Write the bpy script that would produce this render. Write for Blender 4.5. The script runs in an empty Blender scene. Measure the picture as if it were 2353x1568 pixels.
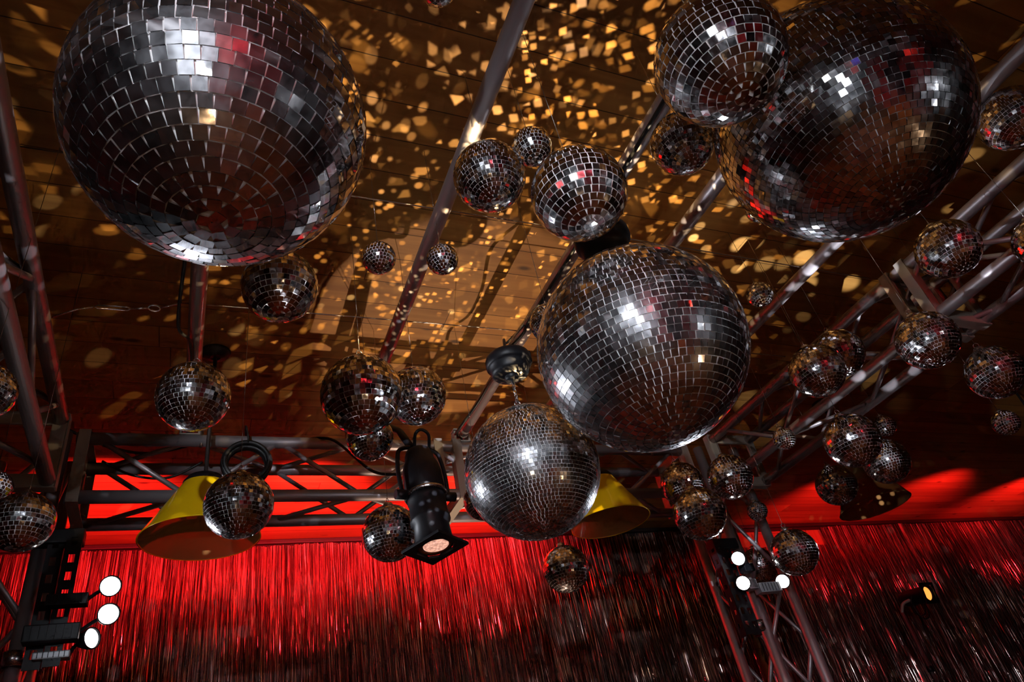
import bpy, bmesh, math, random
from mathutils import Vector, Matrix
random.seed(7)
R = math.radians
PI = math.pi
C = bpy.context.scene.collection
sc = bpy.context.scene

# ------------------------------------------------------------------ camera
# the lens stands at eye height 1.5 m at the origin; "rig" numbers below are heights above the lens
EYE = 1.5
cam_d = bpy.data.cameras.new('camera')
cam_d.sensor_width = 36.0
cam_d.lens = 36.0 * 1600.0 / 2353.0
cam_d.clip_start = 0.02
cam = bpy.data.objects.new('camera', cam_d)
C.objects.link(cam)
rot = Matrix(((0.91590512, -0.0799522, -0.39335156),
              (-0.35858167, -0.60335512, -0.71230737),
              (-0.18038014, 0.79345463, -0.58128544)))
cam.matrix_world = Matrix.Translation((0, 0, EYE)) @ rot.to_4x4()
sc.camera = cam

# ------------------------------------------------------------------ render look
sc.view_settings.view_transform = 'Standard'
sc.view_settings.look = 'None'
sc.view_settings.gamma = 1.0
sc.view_settings.use_curve_mapping = False
sc.view_settings.exposure = 0.0
sc.cycles.max_bounces = 5
sc.cycles.diffuse_bounces = 2
sc.cycles.glossy_bounces = 4
sc.cycles.transmission_bounces = 3
sc.cycles.use_adaptive_sampling = True
sc.cycles.adaptive_threshold = 0.05
sc.cycles.adaptive_min_samples = 12
sc.cycles.sample_clamp_indirect = 6.0
sc.cycles.use_denoising = True

# ------------------------------------------------------------------ world: a closed dark venue
w = bpy.data.worlds.new('venue_dark')
sc.world = w
w.use_nodes = True
w.node_tree.nodes['Background'].inputs[0].default_value = (0.010, 0.006, 0.005, 1)
w.node_tree.nodes['Background'].inputs[1].default_value = 1.0

# ------------------------------------------------------------------ lights
def aim(o, target):
    d = Vector(target) - o.location
    o.rotation_euler = d.to_track_quat('-Z', 'Y').to_euler()

def spot(name, loc, target, power, color, angle=60, blend=0.4, radius=0.03):
    l = bpy.data.lights.new(name, 'SPOT')
    l.energy = power; l.color = color; l.spot_size = R(angle); l.spot_blend = blend
    l.shadow_soft_size = radius
    o = bpy.data.objects.new(name, l); C.objects.link(o)
    o.location = (loc[0], loc[1], loc[2] + EYE)
    aim(o, (target[0], target[1], target[2] + EYE))
    return o

RED = (1.0, 0.020, 0.034)
# red wash on the back wall and the last ceiling boards, from heads behind the back truss
RW = 1.0
for x, p, tx in ((-0.45, 180, -0.45), (0.55, 310, 0.55), (1.60, 380, 1.68), (4.75, 90, 4.95), (5.9, 50, 6.0), (7.2, 90, 7.4)):
    spot('red_wash_light', (x, 3.34, 1.44), (tx, 4.22, 1.92), p * RW, RED, 84, 1.0, 0.04)
# warm floods standing low in the hall that shine up to the boards, except the last
spot('amber_flood_light', (1.35, 3.6, -0.9), (1.02, 2.36, 1.9), 190, (1.0, 0.68, 0.48), 24, 0.15, 0.012)
spot('amber_flood_light', (2.2, -0.7, -0.8), (0.95, 1.7, 1.9), 12, (1.0, 0.62, 0.34), 50, 0.9, 0.03)
spot('amber_flood_light', (-0.35, -0.6, -0.6), (0.5, 1.9, 1.9), 5, (1.0, 0.6, 0.30), 60, 0.9, 0.02)
spot('amber_flood_light', (0.9, -0.9, 1.1), (1.4, 0.6, -1.5), 14, (1.0, 0.50, 0.20), 110, 0.8, 0.05)  # added high lamp that warms the floor for the mirror reflections

def dapple(name, loc, scale, power, color, hit=0.33, keep=0.5, edge=0.10, square=True, cone=150, tilt=(0, 0, 1), seed=0.0):
    """added spot lamp with a cell pattern, standing in for mirror tile reflections"""
    l = bpy.data.lights.new(name, 'SPOT')
    l.energy = power; l.color = color; l.spot_size = R(cone); l.spot_blend = 0.3
    l.shadow_soft_size = 0.004
    l.use_nodes = True
    nt = l.node_tree
    em = nt.nodes.get('Emission')
    tc = nt.nodes.new('ShaderNodeTexCoord')
    mp = nt.nodes.new('ShaderNodeMapping')
    mp.inputs['Location'].default_value = (seed, seed * 1.7, seed * 0.6)
    nt.links.new(tc.outputs['Normal'], mp.inputs['Vector'])
    vo = nt.nodes.new('ShaderNodeTexVoronoi')
    vo.voronoi_dimensions = '3D'; vo.feature = 'F1'
    vo.distance = 'CHEBYCHEV' if square else 'EUCLIDEAN'
    vo.inputs['Scale'].default_value = scale
    vo.inputs['Randomness'].default_value = 0.75
    nt.links.new(mp.outputs[0], vo.inputs['Vector'])
    mr = nt.nodes.new('ShaderNodeMapRange'); mr.interpolation_type = 'SMOOTHSTEP'
    mr.inputs['From Min'].default_value = hit + edge; mr.inputs['From Max'].default_value = hit
    nt.links.new(vo.outputs['Distance'], mr.inputs['Value'])
    sep = nt.nodes.new('ShaderNodeSeparateColor')
    nt.links.new(vo.outputs['Color'], sep.inputs[0])
    on = nt.nodes.new('ShaderNodeMapRange')
    on.inputs['From Min'].default_value = 1.0 - keep; on.inputs['From Max'].default_value = 1.0
    nt.links.new(sep.outputs[0], on.inputs['Value'])
    pw = nt.nodes.new('ShaderNodeMath'); pw.operation = 'POWER'; pw.inputs[1].default_value = 1.5
    nt.links.new(on.outputs[0], pw.inputs[0])
    mu = nt.nodes.new('ShaderNodeMath'); mu.operation = 'MULTIPLY'
    nt.links.new(mr.outputs[0], mu.inputs[0]); nt.links.new(pw.outputs[0], mu.inputs[1])
    nt.links.new(mu.outputs[0], em.inputs['Strength'])
    o = bpy.data.objects.new(name, l); C.objects.link(o)
    o.location = (loc[0], loc[1], loc[2] + EYE)
    o.rotation_euler = Vector(tilt).to_track_quat('-Z', 'Y').to_euler()
    return o

GOLD = (1.0, 0.72, 0.38)
DP = 1.0
dapple('mirror_beam_standin', (0.80, 0.98, 1.49), 15, 60 * DP, GOLD, 0.30, 0.45, 0.05, tilt=(0.15, 0.3, 1), seed=1.3)
dapple('mirror_beam_standin', (0.99, 1.72, 1.10), 31, 150 * DP, GOLD, 0.26, 0.45, 0.06, tilt=(0, -0.1, 1), seed=2.1)
dapple('mirror_beam_standin', (1.10, 1.15, 1.15), 19, 110 * DP, (1.0, 0.8, 0.55), 0.26, 0.40, 0.06, tilt=(0.3, 0.5, 1), seed=4.7)
dapple('mirror_beam_standin', (0.44, 1.75, 1.35), 17, 40 * DP, GOLD, 0.30, 0.5, 0.12, False, tilt=(-0.2, 0.3, 1), seed=3.9)
dapple('mirror_beam_standin', (0.02, 0.86, 1.40), 9, 20 * DP, GOLD, 0.26, 0.45, 0.18, False, tilt=(-0.3, 0.9, 1), seed=5.5)
dapple('mirror_beam_standin', (1.25, 0.60, 1.50), 13, 26 * DP, GOLD, 0.25, 0.40, 0.16, False, tilt=(0.6, 0.6, 1), seed=6.2)
dapple('mirror_beam_standin', (0.60, 1.05, 1.53), 18, 18 * DP, GOLD, 0.30, 0.45, 0.07, tilt=(-0.1, 0.2, 1), seed=7.7)
# added pattern lamps, low and level, standing in for tile beams on the trusses
dapple('mirror_beam_standin', (0.60, 1.55, 0.98), 24, 160 * DP, (0.85, 0.88, 1.0), 0.28, 0.35, 0.12, False, 84, tilt=(-0.1, 1.0, 0.52), seed=8.4)
dapple('mirror_beam_standin', (1.55, 1.40, 0.95), 15, 190 * DP, (0.85, 0.88, 1.0), 0.28, 0.35, 0.12, False, 130, tilt=(1.0, 0.35, 0.35), seed=9.1)
dapple('mirror_beam_standin', (0.25, 1.30, 1.10), 14, 60 * DP, (0.9, 0.9, 1.0), 0.28, 0.35, 0.12, False, 120, tilt=(-1.0, 0.7, 0.2), seed=10.9)

dapple('mirror_beam_standin', (2.06, 1.25, 0.98), 8, 130 * DP, (0.86, 0.90, 1.0), 0.28, 0.5, 0.16, False, 150, tilt=(0.9, -0.35, 0.75), seed=13.1)
# added pattern lamps, in place of tile reflections, that make the lower fringe sparkle
dapple('mirror_beam_standin', (1.30, 1.80, 0.80), 34, 110 * DP, (0.9, 0.93, 1.0), 0.30, 0.45, 0.10, False, 34, tilt=(1.55, 2.8, -0.02), seed=11.3)
dapple('mirror_beam_standin', (2.30, 1.75, 0.80), 44, 170 * DP, (0.9, 0.93, 1.0), 0.26, 0.40, 0.10, False, 52, tilt=(3.3, 2.85, -0.32), seed=12.6)

# ------------------------------------------------------------------ materials
def mat(name):
    m = bpy.data.materials.new(name); m.use_nodes = True
    return m, m.node_tree, m.node_tree.nodes['Principled BSDF']

def simple(name, col, rough=0.5, metal=0.0, spec=0.5):
    m, nt, b = mat(name)
    b.inputs['Base Color'].default_value = (*col, 1)
    b.inputs['Roughness'].default_value = rough
    b.inputs['Metallic'].default_value = metal
    b.inputs['Specular IOR Level'].default_value = spec
    n = nt.nodes.new('ShaderNodeTexNoise'); n.inputs['Scale'].default_value = 35
    mr = nt.nodes.new('ShaderNodeMapRange')
    mr.inputs['To Min'].default_value = max(0.02, rough - 0.08); mr.inputs['To Max'].default_value = min(1, rough + 0.1)
    nt.links.new(n.outputs[0], mr.inputs['Value']); nt.links.new(mr.outputs[0], b.inputs['Roughness'])
    return m

def mirror_mat(name, haze=0.10, r0=0.03, r1=0.20, hr=0.27):
    m, nt, b = mat(name)
    out = nt.nodes['Material Output']
    geo = nt.nodes.new('ShaderNodeNewGeometry')
    mr = nt.nodes.new('ShaderNodeMapRange')
    mr.inputs['To Min'].default_value = 0.45; mr.inputs['To Max'].default_value = 0.90
    nt.links.new(geo.outputs['Random Per Island'], mr.inputs['Value'])
    cc = nt.nodes.new('ShaderNodeCombineColor')
    nt.links.new(mr.outputs[0], cc.inputs[0]); nt.links.new(mr.outputs[0], cc.inputs[1]); nt.links.new(mr.outputs[0], cc.inputs[2])
    nt.links.new(cc.outputs[0], b.inputs['Base Color'])
    b.inputs['Metallic'].default_value = 1.0
    tc = nt.nodes.new('ShaderNodeTexCoord')
    no = nt.nodes.new('ShaderNodeTexNoise'); no.inputs['Scale'].default_value = 9.0; no.inputs['Detail'].default_value = 4
    nt.links.new(tc.outputs['Object'], no.inputs['Vector'])
    rr = nt.nodes.new('ShaderNodeMapRange'); rr.inputs['From Min'].default_value = 0.4; rr.inputs['From Max'].default_value = 0.75
    rr.inputs['To Min'].default_value = r0; rr.inputs['To Max'].default_value = r1
    nt.links.new(no.outputs[0], rr.inputs['Value']); nt.links.new(rr.outputs[0], b.inputs['Roughness'])
    g2 = nt.nodes.new('ShaderNodeBsdfGlossy'); g2.inputs['Roughness'].default_value = hr
    g2.inputs['Color'].default_value = (0.85, 0.85, 0.88, 1)
    hz = nt.nodes.new('ShaderNodeMapRange'); hz.inputs['From Min'].default_value = 0.35; hz.inputs['From Max'].default_value = 0.8
    hz.inputs['To Min'].default_value = haze * 0.5; hz.inputs['To Max'].default_value = haze * 2.0
    nt.links.new(no.outputs[0], hz.inputs['Value'])
    mx = nt.nodes.new('ShaderNodeMixShader')
    nt.links.new(hz.outputs[0], mx.inputs[0]); nt.links.new(b.outputs[0], mx.inputs[1]); nt.links.new(g2.outputs[0], mx.inputs[2])
    nt.links.new(mx.outputs[0], out.inputs['Surface'])
    return m

M = {}
M['mirror'] = mirror_mat('mirror_glass', 0.05)
M['mirror_smudged'] = mirror_mat('smudged_mirror_glass', 0.115, 0.02, 0.12, 0.31)
M['mirror_fine'] = mirror_mat('fine_mirror_glass', 0.17, 0.04, 0.20, 0.31)
M['grout'] = simple('pale_grout', (0.60, 0.58, 0.57), 0.6)
M['alu'] = simple('scuffed_aluminium', (0.40, 0.36, 0.37), 0.42, 0.72)
M['alu_flat'] = simple('dull_aluminium_plate', (0.36, 0.32, 0.27), 0.55, 0.35)
M['black'] = simple('black_painted_metal', (0.006, 0.006, 0.008), 0.45, 0.0, 0.3)
M['rubber'] = simple('black_rubber_cable', (0.006, 0.006, 0.006), 0.5)
M['chrome'] = simple('bright_steel', (0.6, 0.6, 0.6), 0.25, 1.0)
M['wire'] = simple('thin_steel_wire', (0.35, 0.30, 0.26), 0.35, 1.0)
M['cloth_black'] = simple('black_molton_cloth', (0.006, 0.006, 0.008), 0.9)
M['grey_pole'] = simple('grey_lacquered_steel', (0.10, 0.09, 0.09), 0.4, 0.2)
M['cloth_red'] = simple('red_velvet', (0.45, 0.03, 0.03), 0.8)
M['grey_box'] = simple('grey_cast_housing', (0.38, 0.38, 0.40), 0.4, 0.4)
M['dark_trim'] = simple('dark_stained_trim', (0.022, 0.012, 0.010), 0.6)
M['dark_wall'] = simple('dark_red_paint', (0.16, 0.035, 0.025), 0.7)

def yellow_mat(name, col, alpha_mix=0.3):
    m, nt, b = mat(name)
    b.inputs['Base Color'].default_value = (*col, 1)
    b.inputs['Roughness'].default_value = 0.16
    b.inputs['Transmission Weight'].default_value = alpha_mix
    b.inputs['IOR'].default_value = 1.2
    n = nt.nodes.new('ShaderNodeTexNoise'); n.inputs['Scale'].default_value = 12
    bp = nt.nodes.new('ShaderNodeBump'); bp.inputs['Strength'].default_value = 0.05
    nt.links.new(n.outputs[0], bp.inputs['Height']); nt.links.new(bp.outputs[0], b.inputs['Normal'])
    return m
M['yellow'] = yellow_mat('yellow_acrylic', (0.85, 0.52, 0.004))
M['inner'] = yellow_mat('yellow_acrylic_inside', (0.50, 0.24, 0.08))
M['shaded_yellow'] = yellow_mat('shaded_yellow_acrylic', (0.10, 0.055, 0.02), 0.1)  # yellow acrylic darkened in its colour for pendants hanging in the dark

def emit(name, col, s):
    m, nt, b = mat(name)
    b.inputs['Base Color'].default_value = (*col, 1)
    b.inputs['Emission Color'].default_value = (*col, 1)
    b.inputs['Emission Strength'].default_value = s
    n = nt.nodes.new('ShaderNodeTexVoronoi'); n.inputs['Scale'].default_value = 90
    bp = nt.nodes.new('ShaderNodeBump'); bp.inputs['Strength'].default_value = 0.2
    nt.links.new(n.outputs[0], bp.inputs['Height']); nt.links.new(bp.outputs[0], b.inputs['Normal'])
    return m
M['lens_white'] = emit('lit_white_lens', (1.0, 0.97, 0.93), 22)
M['lens_blue'] = emit('lit_blue_lens', (0.10, 0.10, 1.0), 14)
M['lens_red'] = emit('lit_red_lens', (1.0, 0.03, 0.02), 14)
M['lens_orange'] = emit('lit_amber_lens', (1.0, 0.34, 0.06), 1.5)

def pebble_lens(name):
    m, nt, b = mat(name)
    tc = nt.nodes.new('ShaderNodeTexCoord')
    v = nt.nodes.new('ShaderNodeTexVoronoi'); v.inputs['Scale'].default_value = 120
    nt.links.new(tc.outputs['Object'], v.inputs['Vector'])
    r = nt.nodes.new('ShaderNodeMapRange'); r.inputs['From Max'].default_value = 0.9
    r.inputs['To Min'].default_value = 1.35; r.inputs['To Max'].default_value = 0.45
    nt.links.new(v.outputs['Distance'], r.inputs['Value'])
    nt.links.new(r.outputs[0], b.inputs['Emission Strength'])
    b.inputs['Emission Color'].default_value = (1.0, 0.50, 0.36, 1)
    b.inputs['Base Color'].default_value = (0.5, 0.3, 0.25, 1)
    b.inputs['Roughness'].default_value = 0.2
    return m
M['lens_pink'] = pebble_lens('pebbled_lamp_glass')
M['gel'] = simple('scratched_amber_gel', (0.12, 0.035, 0.015), 0.15)

def boards(name, base, dark, width=0.135, seed=0.0, swap=False):
    """planed softwood boards: running along X, width across Y (or across X on a wall when swap)"""
    m, nt, b = mat(name)
    L = nt.links.new
    tc = nt.nodes.new('ShaderNodeTexCoord')
    sep = nt.nodes.new('ShaderNodeSeparateXYZ'); L(tc.outputs['Object'], sep.inputs[0])
    across = sep.outputs['X'] if swap else sep.outputs['Y']
    along = sep.outputs['Z'] if swap else sep.outputs['X']
    dv = nt.nodes.new('ShaderNodeMath'); dv.operation = 'DIVIDE'; L(across, dv.inputs[0]); dv.inputs[1].default_value = width
    fl = nt.nodes.new('ShaderNodeMath'); fl.operation = 'FLOOR'; L(dv.outputs[0], fl.inputs[0])
    fr = nt.nodes.new('ShaderNodeMath'); fr.operation = 'FRACT'; L(dv.outputs[0], fr.inputs[0])
    # end joints: staggered per board
    wn0 = nt.nodes.new('ShaderNodeTexWhiteNoise'); wn0.noise_dimensions = '1D'; L(fl.outputs[0], wn0.inputs['W'])
    ma = nt.nodes.new('ShaderNodeMath'); ma.operation = 'MULTIPLY_ADD'
    L(wn0.outputs['Value'], ma.inputs[0]); ma.inputs[1].default_value = 3.7
    al = nt.nodes.new('ShaderNodeMath'); al.operation = 'DIVIDE'; L(along, al.inputs[0]); al.inputs[1].default_value = 2.3
    L(al.outputs[0], ma.inputs[2])
    fl2 = nt.nodes.new('ShaderNodeMath'); fl2.operation = 'FLOOR'; L(ma.outputs[0], fl2.inputs[0])
    fr2 = nt.nodes.new('ShaderNodeMath'); fr2.operation = 'FRACT'; L(ma.outputs[0], fr2.inputs[0])
    cv = nt.nodes.new('ShaderNodeCombineXYZ'); L(fl.outputs[0], cv.inputs[0]); L(fl2.outputs[0], cv.inputs[1]); cv.inputs[2].default_value = seed
    wn = nt.nodes.new('ShaderNodeTexWhiteNoise'); L(cv.outputs[0], wn.inputs['Vector'])
    # grain stretched along the board
    gv = nt.nodes.new('ShaderNodeCombineXYZ')
    a2 = nt.nodes.new('ShaderNodeMath'); a2.operation = 'MULTIPLY'; L(along, a2.inputs[0]); a2.inputs[1].default_value = 1.4
    b2 = nt.nodes.new('ShaderNodeMath'); b2.operation = 'MULTIPLY'; L(across, b2.inputs[0]); b2.inputs[1].default_value = 26
    c2 = nt.nodes.new('ShaderNodeMath'); c2.operation = 'MULTIPLY'; L(wn.outputs['Value'], c2.inputs[0]); c2.inputs[1].default_value = 40
    L(a2.outputs[0], gv.inputs[0]); L(b2.outputs[0], gv.inputs[1]); L(c2.outputs[0], gv.inputs[2])
    gr = nt.nodes.new('ShaderNodeTexNoise'); gr.inputs['Scale'].default_value = 1.0; gr.inputs['Detail'].default_value = 5
    gr.inputs['Distortion'].default_value = 0.6
    L(gv.outputs[0], gr.inputs['Vector'])
    # knots
    kv = nt.nodes.new('ShaderNodeCombineXYZ')
    a3 = nt.nodes.new('ShaderNodeMath'); a3.operation = 'MULTIPLY'; L(along, a3.inputs[0]); a3.inputs[1].default_value = 3.2
    b3 = nt.nodes.new('ShaderNodeMath'); b3.operation = 'MULTIPLY'; L(across, b3.inputs[0]); b3.inputs[1].default_value = 7.5
    L(a3.outputs[0], kv.inputs[0]); L(b3.outputs[0], kv.inputs[1]); L(wn.outputs['Value'], kv.inputs[2])
    kn = nt.nodes.new('ShaderNodeTexVoronoi'); kn.inputs['Scale'].default_value = 1.0; L(kv.outputs[0], kn.inputs['Vector'])
    km = nt.nodes.new('ShaderNodeMapRange'); km.inputs['From Min'].default_value = 0.05; km.inputs['From Max'].default_value = 0.13
    km.inputs['To Min'].default_value = 0.25; km.inputs['To Max'].default_value = 1.0
    L(kn.outputs['Distance'], km.inputs['Value'])
    ramp = nt.nodes.new('ShaderNodeMix'); ramp.data_type = 'RGBA'
    ramp.inputs['A'].default_value = (*dark, 1); ramp.inputs['B'].default_value = (*base, 1)
    gm = nt.nodes.new('ShaderNodeMapRange'); gm.inputs['From Min'].default_value = 0.3; gm.inputs['From Max'].default_value = 0.65
    L(gr.outputs[0], gm.inputs['Value']); L(gm.outputs[0], ramp.inputs['Factor'])
    tm = nt.nodes.new('ShaderNodeMapRange'); tm.inputs['To Min'].default_value = 0.62; tm.inputs['To Max'].default_value = 1.1
    L(wn.outputs['Value'], tm.inputs['Value'])
    # gap between boards
    d1 = nt.nodes.new('ShaderNodeMath'); d1.operation = 'SUBTRACT'; L(fr.outputs[0], d1.inputs[0]); d1.inputs[1].default_value = 0.5
    d2 = nt.nodes.new('ShaderNodeMath'); d2.operation = 'ABSOLUTE'; L(d1.outputs[0], d2.inputs[0])
    g1 = nt.nodes.new('ShaderNodeMapRange'); g1.inputs['From Min'].default_value = 0.484; g1.inputs['From Max'].default_value = 0.494
    g1.inputs['To Min'].default_value = 1.0; g1.inputs['To Max'].default_value = 0.10
    L(d2.outputs[0], g1.inputs['Value'])
    e1 = nt.nodes.new('ShaderNodeMath'); e1.operation = 'GREATER_THAN'; L(fr2.outputs[0], e1.inputs[0]); e1.inputs[1].default_value = 0.0015
    e2 = nt.nodes.new('ShaderNodeMapRange'); e2.inputs['To Min'].default_value = 0.2; e2.inputs['To Max'].default_value = 1.0
    L(e1.outputs[0], e2.inputs['Value'])
    p1 = nt.nodes.new('ShaderNodeMath'); p1.operation = 'MULTIPLY'; L(tm.outputs[0], p1.inputs[0]); L(g1.outputs[0], p1.inputs[1])
    p2 = nt.nodes.new('ShaderNodeMath'); p2.operation = 'MULTIPLY'; L(p1.outputs[0], p2.inputs[0]); L(km.outputs[0], p2.inputs[1])
    p3 = nt.nodes.new('ShaderNodeMath'); p3.operation = 'MULTIPLY'; L(p2.outputs[0], p3.inputs[0]); L(e2.outputs[0], p3.inputs[1])
    vm = nt.nodes.new('ShaderNodeVectorMath'); vm.operation = 'SCALE'
    L(ramp.outputs['Result'], vm.inputs[0]); L(p3.outputs[0], vm.inputs['Scale'])
    L(vm.outputs[0], b.inputs['Base Color'])
    b.inputs['Roughness'].default_value = 0.6
    bp = nt.nodes.new('ShaderNodeBump'); bp.inputs['Strength'].default_value = 0.35; bp.inputs['Distance'].default_value = 0.004
    L(g1.outputs[0], bp.inputs['Height']); L(bp.outputs[0], b.inputs['Normal'])
    return m
M['ceiling'] = boards('pine_ceiling_boards', (0.54, 0.26, 0.055), (0.38, 0.165, 0.030))
M['wallwood'] = boards('pine_wall_boards', (0.55, 0.26, 0.09), (0.38, 0.16, 0.05), 0.30, 3.0, True)
M['floorwood'] = boards('dark_oak_floor', (0.36, 0.15, 0.045), (0.17, 0.06, 0.02), 0.12, 5.0)

def foil_mat():
    m, nt, b = mat('metallic_foil')
    geo = nt.nodes.new('ShaderNodeNewGeometry')
    mr = nt.nodes.new('ShaderNodeMapRange'); mr.inputs['To Min'].default_value = 0.08; mr.inputs['To Max'].default_value = 1.0
    nt.links.new(geo.outputs['Random Per Island'], mr.inputs['Value'])
    vm = nt.nodes.new('ShaderNodeVectorMath'); vm.operation = 'SCALE'; vm.inputs[0].default_value = (0.95, 0.64, 0.57)
    nt.links.new(mr.outputs[0], vm.inputs['Scale']); nt.links.new(vm.outputs[0], b.inputs['Base Color'])
    b.inputs['Metallic'].default_value = 0.85
    b.inputs['Roughness'].default_value = 0.14
    return m
M['foil'] = foil_mat()

# ------------------------------------------------------------------ mesh helpers
def link(name, me, m, parent=None, smooth=False):
    if m is not None and len(me.materials) == 0:
        me.materials.append(m)
    o = bpy.data.objects.new(name, me)
    C.objects.link(o)
    if parent is not None:
        o.parent = parent
    if smooth:
        for p in me.polygons: p.use_smooth = True
    return o

def from_bm(name, bm, m, parent=None, smooth=False):
    me = bpy.data.meshes.new(name); bm.to_mesh(me); bm.free()
    return link(name, me, m, parent, smooth)

def tag(o, label=None, cat=None, group=None, kind=None):
    if label: o['label'] = label
    if cat: o['category'] = cat
    if group: o['group'] = group
    if kind: o['kind'] = kind
    return o

def empty(name, loc, label=None, cat=None, group=None, rotz=0.0):
    o = bpy.data.objects.new(name, None); C.objects.link(o)
    o.empty_display_size = 0.05
    o.location = (loc[0], loc[1], loc[2] + EYE); o.rotation_euler = (0, 0, rotz)
    return tag(o, label, cat, group)

def add_box(bm, c, s, mx=None, bevel=0.0):
    r = bmesh.ops.create_cube(bm, size=1.0)
    vs = r['verts']
    for v in vs: v.co = Vector((v.co.x * s[0], v.co.y * s[1], v.co.z * s[2]))
    if bevel > 0:
        es = list({e for v in vs for e in v.link_edges})
        rb = bmesh.ops.bevel(bm, geom=es, offset=bevel, segments=2, affect='EDGES', profile=0.6)
        vs = list({v for f in rb['faces'] for v in f.verts} | {v for v in vs if v.is_valid})
    for v in vs:
        p = v.co
        if mx is not None: p = mx @ p
        v.co = p + Vector(c)

def frame(d):
    d = Vector(d).normalized()
    a = Vector((0, 0, 1)) if abs(d.z) < 0.95 else Vector((1, 0, 0))
    u = d.cross(a).normalized(); v = d.cross(u).normalized()
    return d, u, v

def add_tube(bm, a, b, r, seg=14, r2=None, caps=True):
    a = Vector(a); b = Vector(b); d, u, v = frame(b - a)
    r2 = r if r2 is None else r2
    A = [bm.verts.new(a + (u * math.cos(t) + v * math.sin(t)) * r) for t in [2 * PI * i / seg for i in range(seg)]]
    B = [bm.verts.new(b + (u * math.cos(t) + v * math.sin(t)) * r2) for t in [2 * PI * i / seg for i in range(seg)]]
    for i in range(seg):
        j = (i + 1) % seg
        f = bm.faces.new((A[i], A[j], B[j], B[i])); f.smooth = True
    if caps:
        bm.faces.new(A[::-1]); bm.faces.new(B)

def add_path(bm, pts, r, seg=8, closed=False):
    pts = [Vector(p) for p in pts]; n = len(pts); rings = []
    pu = None
    for i, p in enumerate(pts):
        if closed: d = pts[(i + 1) % n] - pts[i - 1]
        else: d = pts[min(i + 1, n - 1)] - pts[max(i - 1, 0)]
        d.normalize()
        if pu is None: _, u, v = frame(d)
        else:
            u = (pu - d * pu.dot(d)).normalized(); v = d.cross(u).normalized()
        pu = u
        rings.append([bm.verts.new(p + (u * math.cos(2 * PI * k / seg) + v * math.sin(2 * PI * k / seg)) * r) for k in range(seg)])
    m = n if closed else n - 1
    for i in range(m):
        A = rings[i]; B = rings[(i + 1) % n]
        for k in range(seg):
            l = (k + 1) % seg
            f = bm.faces.new((A[k], A[l], B[l], B[k])); f.smooth = True
    if not closed:
        bm.faces.new(rings[0][::-1]); bm.faces.new(rings[-1])

def add_lathe(bm, prof, seg=32, mx=None, smooth=True):
    """prof: list of (r, z); turned about Z"""
    rings = []
    for r, z in prof:
        if r < 1e-5:
            p = Vector((0, 0, z)); p = mx @ p if mx else p
            rings.append([bm.verts.new(p)])
        else:
            ring = []
            for i in range(seg):
                t = 2 * PI * i / seg
                p = Vector((r * math.cos(t), r * math.sin(t), z)); p = mx @ p if mx else p
                ring.append(bm.verts.new(p))
            rings.append(ring)
    for A, B in zip(rings[:-1], rings[1:]):
        for i in range(seg):
            j = (i + 1) % seg
            if len(A) == 1 and len(B) == 1: continue
            if len(A) == 1: f = bm.faces.new((A[0], B[i], B[j]))
            elif len(B) == 1: f = bm.faces.new((A[i], A[j], B[0]))
            else: f = bm.faces.new((A[i], A[j], B[j], B[i]))
            f.smooth = smooth

def catmull(pts, n=8):
    pts = [Vector(p) for p in pts]; P = [pts[0]] + pts + [pts[-1]]; out = []
    for i in range(1, len(P) - 2):
        for k in range(n):
            t = k / n; a, b, c, d = P[i - 1], P[i], P[i + 1], P[i + 2]
            out.append(0.5 * ((2 * b) + (c - a) * t + (2 * a - 5 * b + 4 * c - d) * t * t + (3 * b - a - 3 * c + d) * t ** 3))
    out.append(pts[-1])
    return out

Z = Vector((0, 0, EYE))
def V(x, y, z): return Vector((x, y, z + EYE))

# ------------------------------------------------------------------ the room
CEIL = 1.90; WALL = 4.62; FLOOR = -1.5
XL, XR, YB = -3.2, 9.2, -4.2
def slab(name, c, s, m):
    bm = bmesh.new(); add_box(bm, V(*c), s)
    o = from_bm(name, bm, m); o['kind'] = 'structure'
    return o
cx, cy = (XL + XR) / 2, (YB + WALL) / 2
slab('ceiling', (cx, cy, CEIL + 0.05), (XR - XL, WALL - YB, 0.10), M['ceiling'])
slab('floor', (cx, cy, FLOOR - 0.05), (XR - XL, WALL - YB, 0.10), M['floorwood'])
slab('wall_back', (cx, WALL + 0.05, (CEIL + FLOOR) / 2), (XR - XL, 0.10, CEIL - FLOOR + 0.2), M['wallwood'])
slab('wall_left', (XL - 0.05, cy, (CEIL + FLOOR) / 2), (0.10, WALL - YB + 0.2, CEIL - FLOOR + 0.2), M['dark_wall'])
slab('wall_right', (XR + 0.05, cy, (CEIL + FLOOR) / 2), (0.10, WALL - YB + 0.2, CEIL - FLOOR + 0.2), M['dark_wall'])
slab('wall_front', (cx, YB - 0.05, (CEIL + FLOOR) / 2), (XR - XL, 0.10, CEIL - FLOOR + 0.2), M['dark_wall'])
bm = bmesh.new()
add_box(bm, V(cx, WALL - 0.02, CEIL - 0.016), (XR - XL - 0.02, 0.038, 0.030), None, 0.006)
add_box(bm, V(cx, WALL - 0.009, CEIL - 0.045), (XR - XL - 0.02, 0.016, 0.026), None, 0.004)
o = from_bm('trim_1', bm, M['dark_trim']); o['kind'] = 'structure'

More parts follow.
